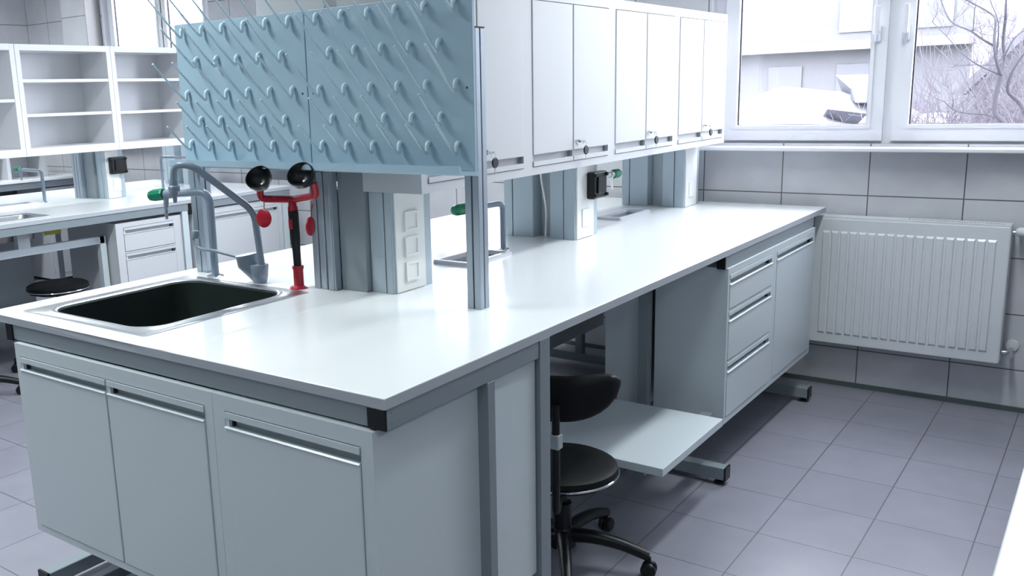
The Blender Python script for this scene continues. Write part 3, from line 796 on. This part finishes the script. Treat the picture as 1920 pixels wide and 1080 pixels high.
MB().box(LX-.14, LX-.10, -.2, 1.765, .700, .742, .001).build('rail', M_CAB, t2)
MB().box(LX-.14, LX-.10, 1.737, 1.775, .02, .742, .001).build('leg', M_CAB, t2)
MB().box(LX-.14, LX-.10, -.24, -.2, .02, .742, .001).build('leg', M_CAB, t2)
MB().box(LX-.14, LX-.10, 1.24, 1.31, .742, ZU, .001).build('hanger', M_CAB, t2)
MB().box(LX-.141, LX-.134, 1.42, 1.52, .79, .82).build('sticker', M_YEL, t2)
cabinet('drawer_cabinet', 'white drawer cabinet under the left island, beside its knee space', 'cabinet', (LX-.016, 1.79, 0), R90, .465, .5, .20, .812,
        [('drawer', .05, .41, .640, .785), ('drawer', .05, .41, .440, .632), ('drawer', .05, .41, .215, .432)], m=M_CABL, zb=.2)
cabinet('base_cabinet', 'white door cabinet under the left island, seen behind the grey taps', 'cabinet', (LX-.016, 2.345, 0), R90, .77, .5, .20, .822,
        [('door', .05, .73, .230, .785)], m=M_CABL, zb=.2)
o = MB().box(LX-1.0, LX-.97, -1.1, 1.79, .05, .80).build('service_panel', M_CAB); tag(o, 'shaded back panel in the knee space of the left island', 'panel')
service_column('ribbed service column with a black outlet box on the left island', 2.12, x=LX+.035, lprof=True, outlet=True, oy=.03, ylen=.15)
service_column('service column on the left island seen below the left peg rack', 3.0, x=LX-.20, outlet=False, ylen=.17)
swan_tap('lab tap with green knob over the left island trough sink', LX-.79, 1.825, .20, -.27, .02, knob=True, dz=-.0)
swan_tap('thin grey lab tap without knob near the window end of the left island', LX-.70, 2.66, .225, .30, .02, knob=False, r=.009, drop=.0)
# open shelf units above the left island
def shelf_unit(label, x, y0, y1, z0, z1, shelves, depth=.30, back=True):
    t = thing('open_shelf_unit', label, 'shelf unit', (x-depth/2, (y0+y1)/2, z0))
    b = MB().box(x-depth, x, y0, y0+.030, z0, z1, .001).box(x-depth, x, y1-.030, y1, z0, z1, .001)
    b.box(x-depth, x, y0+.03, y1-.03, z1-.035, z1, .001).box(x-depth, x, y0+.03, y1-.03, z0, z0+.045, .001)
    b.box(x-depth-.006, x-depth, y0, y1, z0, z1)
    b.build('carcass', M_SHELF, t)
    for z in shelves: MB().box(x-depth, x-.004, y0+.03, y1-.03, z-.009, z+.009, .001).build('shelf', M_SHELF, t)
    return t
SXx = LX-.47
shelf_unit('open white shelf unit at the left edge of the picture, with one shelf', SXx, .96, 1.560, 1.21, 1.845, [1.53])
shelf_unit('middle open white shelf unit, with two shelves, fully visible left of the peg racks', SXx, 1.562, 2.185, 1.21, 1.845, [1.640, 1.443])
shelf_unit('open white shelf unit whose right side is hidden by the peg rack', SXx, 2.187, 2.78, 1.21, 1.845, [1.640, 1.440])

# ------------------------------------------------------------------ far-left wall bench
FX = -6.20
o = MB().box(XL+.002, FX, -.5, 3.38, ZU, ZT, .002).build('worktop', M_TOP); tag(o, 'white worktop of the wall bench at the far left', 'worktop'); o_fw = o
MB().box(FX-.04, FX-.012, -.48, 3.36, ZB-.01, ZU-.0005).build('rail', M_FRAME, o)
cabinet('base_cabinet', 'white base cabinets of the wall bench at the far left, near the window', 'cabinet', (FX-.03, 2.95, 0), R90, .43, .6, .02, .81, [('door', .02, .41, .06, .78)], m=M_CABL, zb=.02)
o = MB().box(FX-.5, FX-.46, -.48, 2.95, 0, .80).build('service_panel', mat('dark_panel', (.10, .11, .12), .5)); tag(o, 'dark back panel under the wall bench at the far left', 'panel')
for yy in (-.48, 1.2): MB().box(FX-.08, FX-.045, yy, yy+.05, 0, ZU-.0005).build('leg', M_FRAME, o_fw)
t = thing('open_shelf_unit', 'low open white shelf boxes standing on the far-left wall bench', 'shelf unit', (-6.4, 2.9, .93))
for y in (2.35, 2.72, 3.05): MB().box(-6.62, -6.35, y, y+.03, ZT, 1.22).build('divider', M_CABW, t)
MB().box(-6.64, -6.62, 2.35, 3.08, ZT, 1.22).box(-6.62, -6.35, 2.35, 3.08, 1.20, 1.222).build('back', M_CABW, t)

# ------------------------------------------------------------------ right bench corner
o = MB().box(1.050, 1.78, -.7, 2.6, ZU, ZT, .002).build('worktop', M_TOP); tag(o, 'white worktop corner of the bench at the lower right of the picture', 'worktop')
t = thing('bench_support', 'grey support frame of the bench at the lower right', 'bench frame', (1.4, 1.0, 0))
for x in (1.10, 1.70):
    for y in (-.66, 2.5): MB().box(x, x+.04, y, y+.04, 0, ZU).build('leg', M_FRAME, t)
MB().box(1.10, 1.74, -.66, -.62, ZB, ZU-.0005).box(1.10, 1.14, -.62, 2.54, ZB, ZU-.0005).build('rail', M_FRAME, t)

# ------------------------------------------------------------------ outdoors
M_SNOW = mat('snow', (.19, .19, .193), .9)
M_FAC = mat('facade', (.105, .105, .112), .9, noise=.1, nscale=3)
M_FAC2 = mat('facade_trim', (.15, .15, .152), .9)
M_FWIN = mat('facade_window', (.084,.084,.096), .4)
M_BARK = mat('bark', (.034, .030, .040), .9)
M_TWIG = mat('twig', (.056, .050, .062), .9)
M_TARP = mat('grey_tarp', (.065, .065, .085), .6)
M_RUB = mat('rubble', (.22, .21, .20), .9)
M_BUSH = mat('bush_twigs', (.085, .075, .092), .9)
def hgt(x, y):
    z = -.25+1.18/(1+math.exp(-(y-6.4)*1.6))
    z += .52*math.exp(-((x+2.0)/.75)**2-((y-9.3)/1.1)**2) + .42*math.exp(-((x+1.05)/.50)**2-((y-9.9)/.5)**2) + .06*math.sin(x*2.3+y)*math.sin(y*1.7) + .03*math.sin(x*6.1)*math.sin(y*5.3+1)
    return z
mb = MB(); NX, NY = 90, 60; V = []
for i in range(NX+1):
    for j in range(NY+1):
        x = -26+40*i/NX; y = 3.72+22*(j/NY)**1.3; V.append(mb.bm.verts.new((x, y, hgt(x, y))))
for i in range(NX):
    for j in range(NY):
        a = i*(NY+1)+j; mb.bm.faces.new((V[a], V[a+NY+1], V[a+NY+2], V[a+1]))
o = mb.build('snow_ground', M_SNOW, smooth_=True); tag(o, 'snowy ground rising outside the windows', 'ground', kind='structure')
def building(label, x0, x1, y, z1, n, floors):
    t = thing('building', label, 'building', ((x0+x1)/2, y, 0))
    MB().box(x0, x1, y, y+6, 0, z1).build('wall', M_FAC, t)
    ww = (x1-x0)/n
    for f in range(floors):
        zb = .9+f*1.25
        MB().box(x0-.1, x1+.1, y-.35, y, zb-.18, zb-.04).build('balcony_slab', M_FAC2, t)
        for k in range(n):
            if random.random() < .15: continue
            MB().box(x0+ww*k+ww*.25, x0+ww*k+ww*.75, y-.03, y+.02, zb+.1, zb+.85).build('window', M_FWIN, t)
    return t
building('pale apartment block seen through the left half of the right window', -8.5, -.9, 15.0, 2.75, 7, 2)
building('pale building seen through the far left window', -24, -14.0, 15.0, 3.8, 6, 2)
def blob(name, label, cat, pts, m, seed, grp=None):
    random.seed(seed); mb = MB()
    vs = [mb.bm.verts.new(p) for p in pts]
    bmesh.ops.convex_hull(mb.bm, input=vs)
    o = mb.build(name, m); tag(o, label, cat, grp); return o
def rock(cx, cy, cz, sx, sy, sz, seed):
    r = random.Random(seed)
    return [(cx+sx*(r.random()-.5), cy+sy*(r.random()-.5), cz+sz*(r.random()-.35)) for _ in range(10)]
blob('tarpaulin', 'crumpled grey tarpaulin lying low outside, at the right edge of the left pane', 'tarpaulin', rock(-1.22, 8.9, 1.08, .62, .5, .26, 3), M_TARP, 1)
blob('debris_slab', 'leaning grey slab in the debris heap outside, above the tarpaulin', 'debris', rock(-1.30, 9.62, 1.40, .46, .4, .26, 5), M_TARP, 2)
blob('debris_slab', 'lower dark grey slab in the debris heap outside, against the window mullion', 'debris', rock(-1.05, 9.45, 1.28, .62, .4, .24, 8), M_TARP, 3)
blob('debris_block', 'pale stone block in the debris heap outside', 'debris', rock(-1.50, 9.35, 1.15, .5, .4, .3, 11), M_SNOW, 4)
# bare tree
LIMB = {'trunk': [(.31, 1.00), (.26, 1.09), (.19, 1.17), (.18, 1.25), (.18, 1.33), (.20, 1.49)],
 'A': [(.2, 1.49), (.21, 1.62), (.19, 1.77), (.2, 1.96), (.2, 2.11), (.21, 2.29), (.26, 2.7)], 'B': [(.2, 1.5), (.16, 1.65), (.14, 1.82), (.13, 1.94), (.08, 2.01), (-.1, 2.13), (-.24, 2.22), (-.5, 2.5)],
 'C': [(.15, 1.73), (.06, 1.79), (-.04, 1.87), (-.2, 1.96), (-.3, 2.14), (-.35, 2.25)], 'D': [(.19, 1.5), (.03, 1.59), (-.1, 1.7), (-.23, 1.84), (-.36, 1.97)],
 'E': [(.21, 1.62), (.28, 1.79), (.40, 1.9), (.6, 2.1)], 'F': [(.16, 1.66), (.16, 1.92), (.08, 2.12), (.0, 2.4)], 'G': [(-.03, 1.87), (-.02, 2.05), (-.01, 2.16)],
 'H': [(-.23, 1.84), (-.2, 1.96)], 'I': [(.16, 1.58), (.07, 1.58), (-.05, 1.59), (-.17, 1.57)],
 'J': [(.24, 1.12), (.11, 1.16), (-.06, 1.18), (-.14, 1.22), (-.19, 1.28), (-.27, 1.32), (-.24, 1.36)], 'K': [(-.14, 1.23), (-.13, 1.3), (-.18, 1.4)],
 'M': [(.52, .98), (.4, 1.18), (.34, 1.27), (.26, 1.37), (.30, 1.55), (.45, 1.8)]}
RAD = dict(trunk=(.024, .018), A=(.015, .006), B=(.013, .004), C=(.011, .003), D=(.007, .0025), E=(.006, .003), F=(.006, .003), G=(.005, .002), H=(.003, .002), I=(.004, .002), J=(.007, .002), K=(.004, .002), M=(.026, .006))
t = thing('bare_tree', 'bare leafless tree outside the right window pane', 'tree', (.28, 8.0, .9))
rnd = random.Random(4)
def limb_pts(key):
    P = LIMB[key]; ph = rnd.random()*6
    return [Vector((x, 8.0+.10*math.sin(ph+i*.9)*(0 if key == 'trunk' or i == 0 else 1), z)) for i, (x, z) in enumerate(P)]
tw = MB()
def twig(p, d, L, r, depth):
    pts = [p]; q = p.copy(); dd = d.normalized()
    for _ in range(4):
        dd = (dd+Vector((rnd.uniform(-.3, .3), rnd.uniform(-.3, .3), rnd.uniform(-.1, .3)))).normalized(); q = q+dd*L/4; pts.append(q.copy())
    tw.tube(pts, r, 4, rs=[r*(1-.16*i) for i in range(5)], cap=False)
    if depth:
        for _ in range(3):
            k = rnd.randint(1, 4); twig(pts[k], (dd+Vector((rnd.uniform(-1, 1), rnd.uniform(-.7, .7), rnd.uniform(-.3, 1)))), L*.6, r*.6, depth-1)
for k in LIMB:
    P = limb_pts(k); r0, r1 = RAD[k]; n_ = len(P)
    MB().tube(P, r0, 8, rs=[r0+(r1-r0)*i/(n_-1) for i in range(n_)], sub=4).build('trunk' if k in ('trunk', 'M') else 'branch', M_BARK, t, smooth_=True)
    if k != 'trunk':
        for i in range(1, n_):
            for _ in range(2): twig(P[i], Vector((rnd.uniform(-1, 1), rnd.uniform(-.6, .6), rnd.uniform(-.2, 1))), rnd.uniform(.12, .3), .0028, 2)
o = tw.build('twigs', M_TWIG, t); o['kind'] = 'stuff'
# shrubs
def shrub(label, cx, cy, w_, h, n_, seed, m=M_BUSH):
    r = random.Random(seed); mb = MB()
    for _ in range(n_):
        x = cx+r.gauss(0, w_*.3); y = cy+r.gauss(0, .2); z = hgt(x, y)-.02
        pts = [Vector((x, y, z))]; d = Vector((r.uniform(-.5, .5), r.uniform(-.3, .3), 1)).normalized(); L = h*r.uniform(.4, 1)
        for _ in range(4):
            d = (d+Vector((r.uniform(-.35, .35), r.uniform(-.3, .3), 0))).normalized(); pts.append(pts[-1]+d*L/4)
        mb.tube(pts, .004, 4, rs=[.0055, .0045, .0035, .0028, .002], cap=False)
        for _ in range(3):
            k = r.randint(1, 3); e = pts[k]+Vector((r.uniform(-.16, .16), r.uniform(-.1, .1), r.uniform(0, .18)))
            mb.tube([pts[k], e], .0022, 4, cap=False)
    o = mb.build('shrub', m); tag(o, label, 'shrub'); return o
shrub('low bare shrub outside, left of the tree trunk', -.35, 8.6, .9, .45, 90, 1)
shrub('bare reddish shrub outside, right behind the tree trunk', .42, 8.9, .7, .65, 110, 2)
shrub('tall hazy thicket outside behind the tree crown', .1, 10.5, 1.6, 1.5, 170, 5)
t = thing('shed', 'grey gabled shed outside behind the tree', 'shed', (-.1, 11.5, .8))
MB().prism([(-.55, .85), (.9, .85), (.9, 2.05), (.35, 2.25), (-.45, 1.30)], 11.4, 13.0, 'xz').build('wall', M_FAC, t)
MB().prism([(-.60, 1.28), (-.48, 1.28), (.38, 2.22), (.9, 2.05), (.95, 2.12), (.36, 2.34)], 11.2, 13.1, 'xz').build('roof', M_FWIN, t)

GROUPS = dict(wall_cabinet='overhead cabinets above the island', cabinet_key='keys hanging from the overhead cabinets', cabinet_lock='locks of the overhead cabinets', added_ceiling_lamp='added ceiling lamps',
              open_shelf_unit='open white shelf units', peg_rack='peg racks above the sink', aluminium_post='slotted posts of the peg racks', service_column='service columns on the islands',
              lab_tap='grey lab taps', lab_stool='black lab stools', cup_sink='small trough sinks', debris_slab='slabs in the debris heap outside', shrub='bare shrubs outside')
for ob in list(bpy.data.objects):
    if 'label' in ob and not ob.parent and ob.name.split('.')[0] in GROUPS: ob['group'] = GROUPS[ob.name.split('.')[0]]
for ob in list(bpy.data.objects):
    if '_org' in ob: del ob['_org']
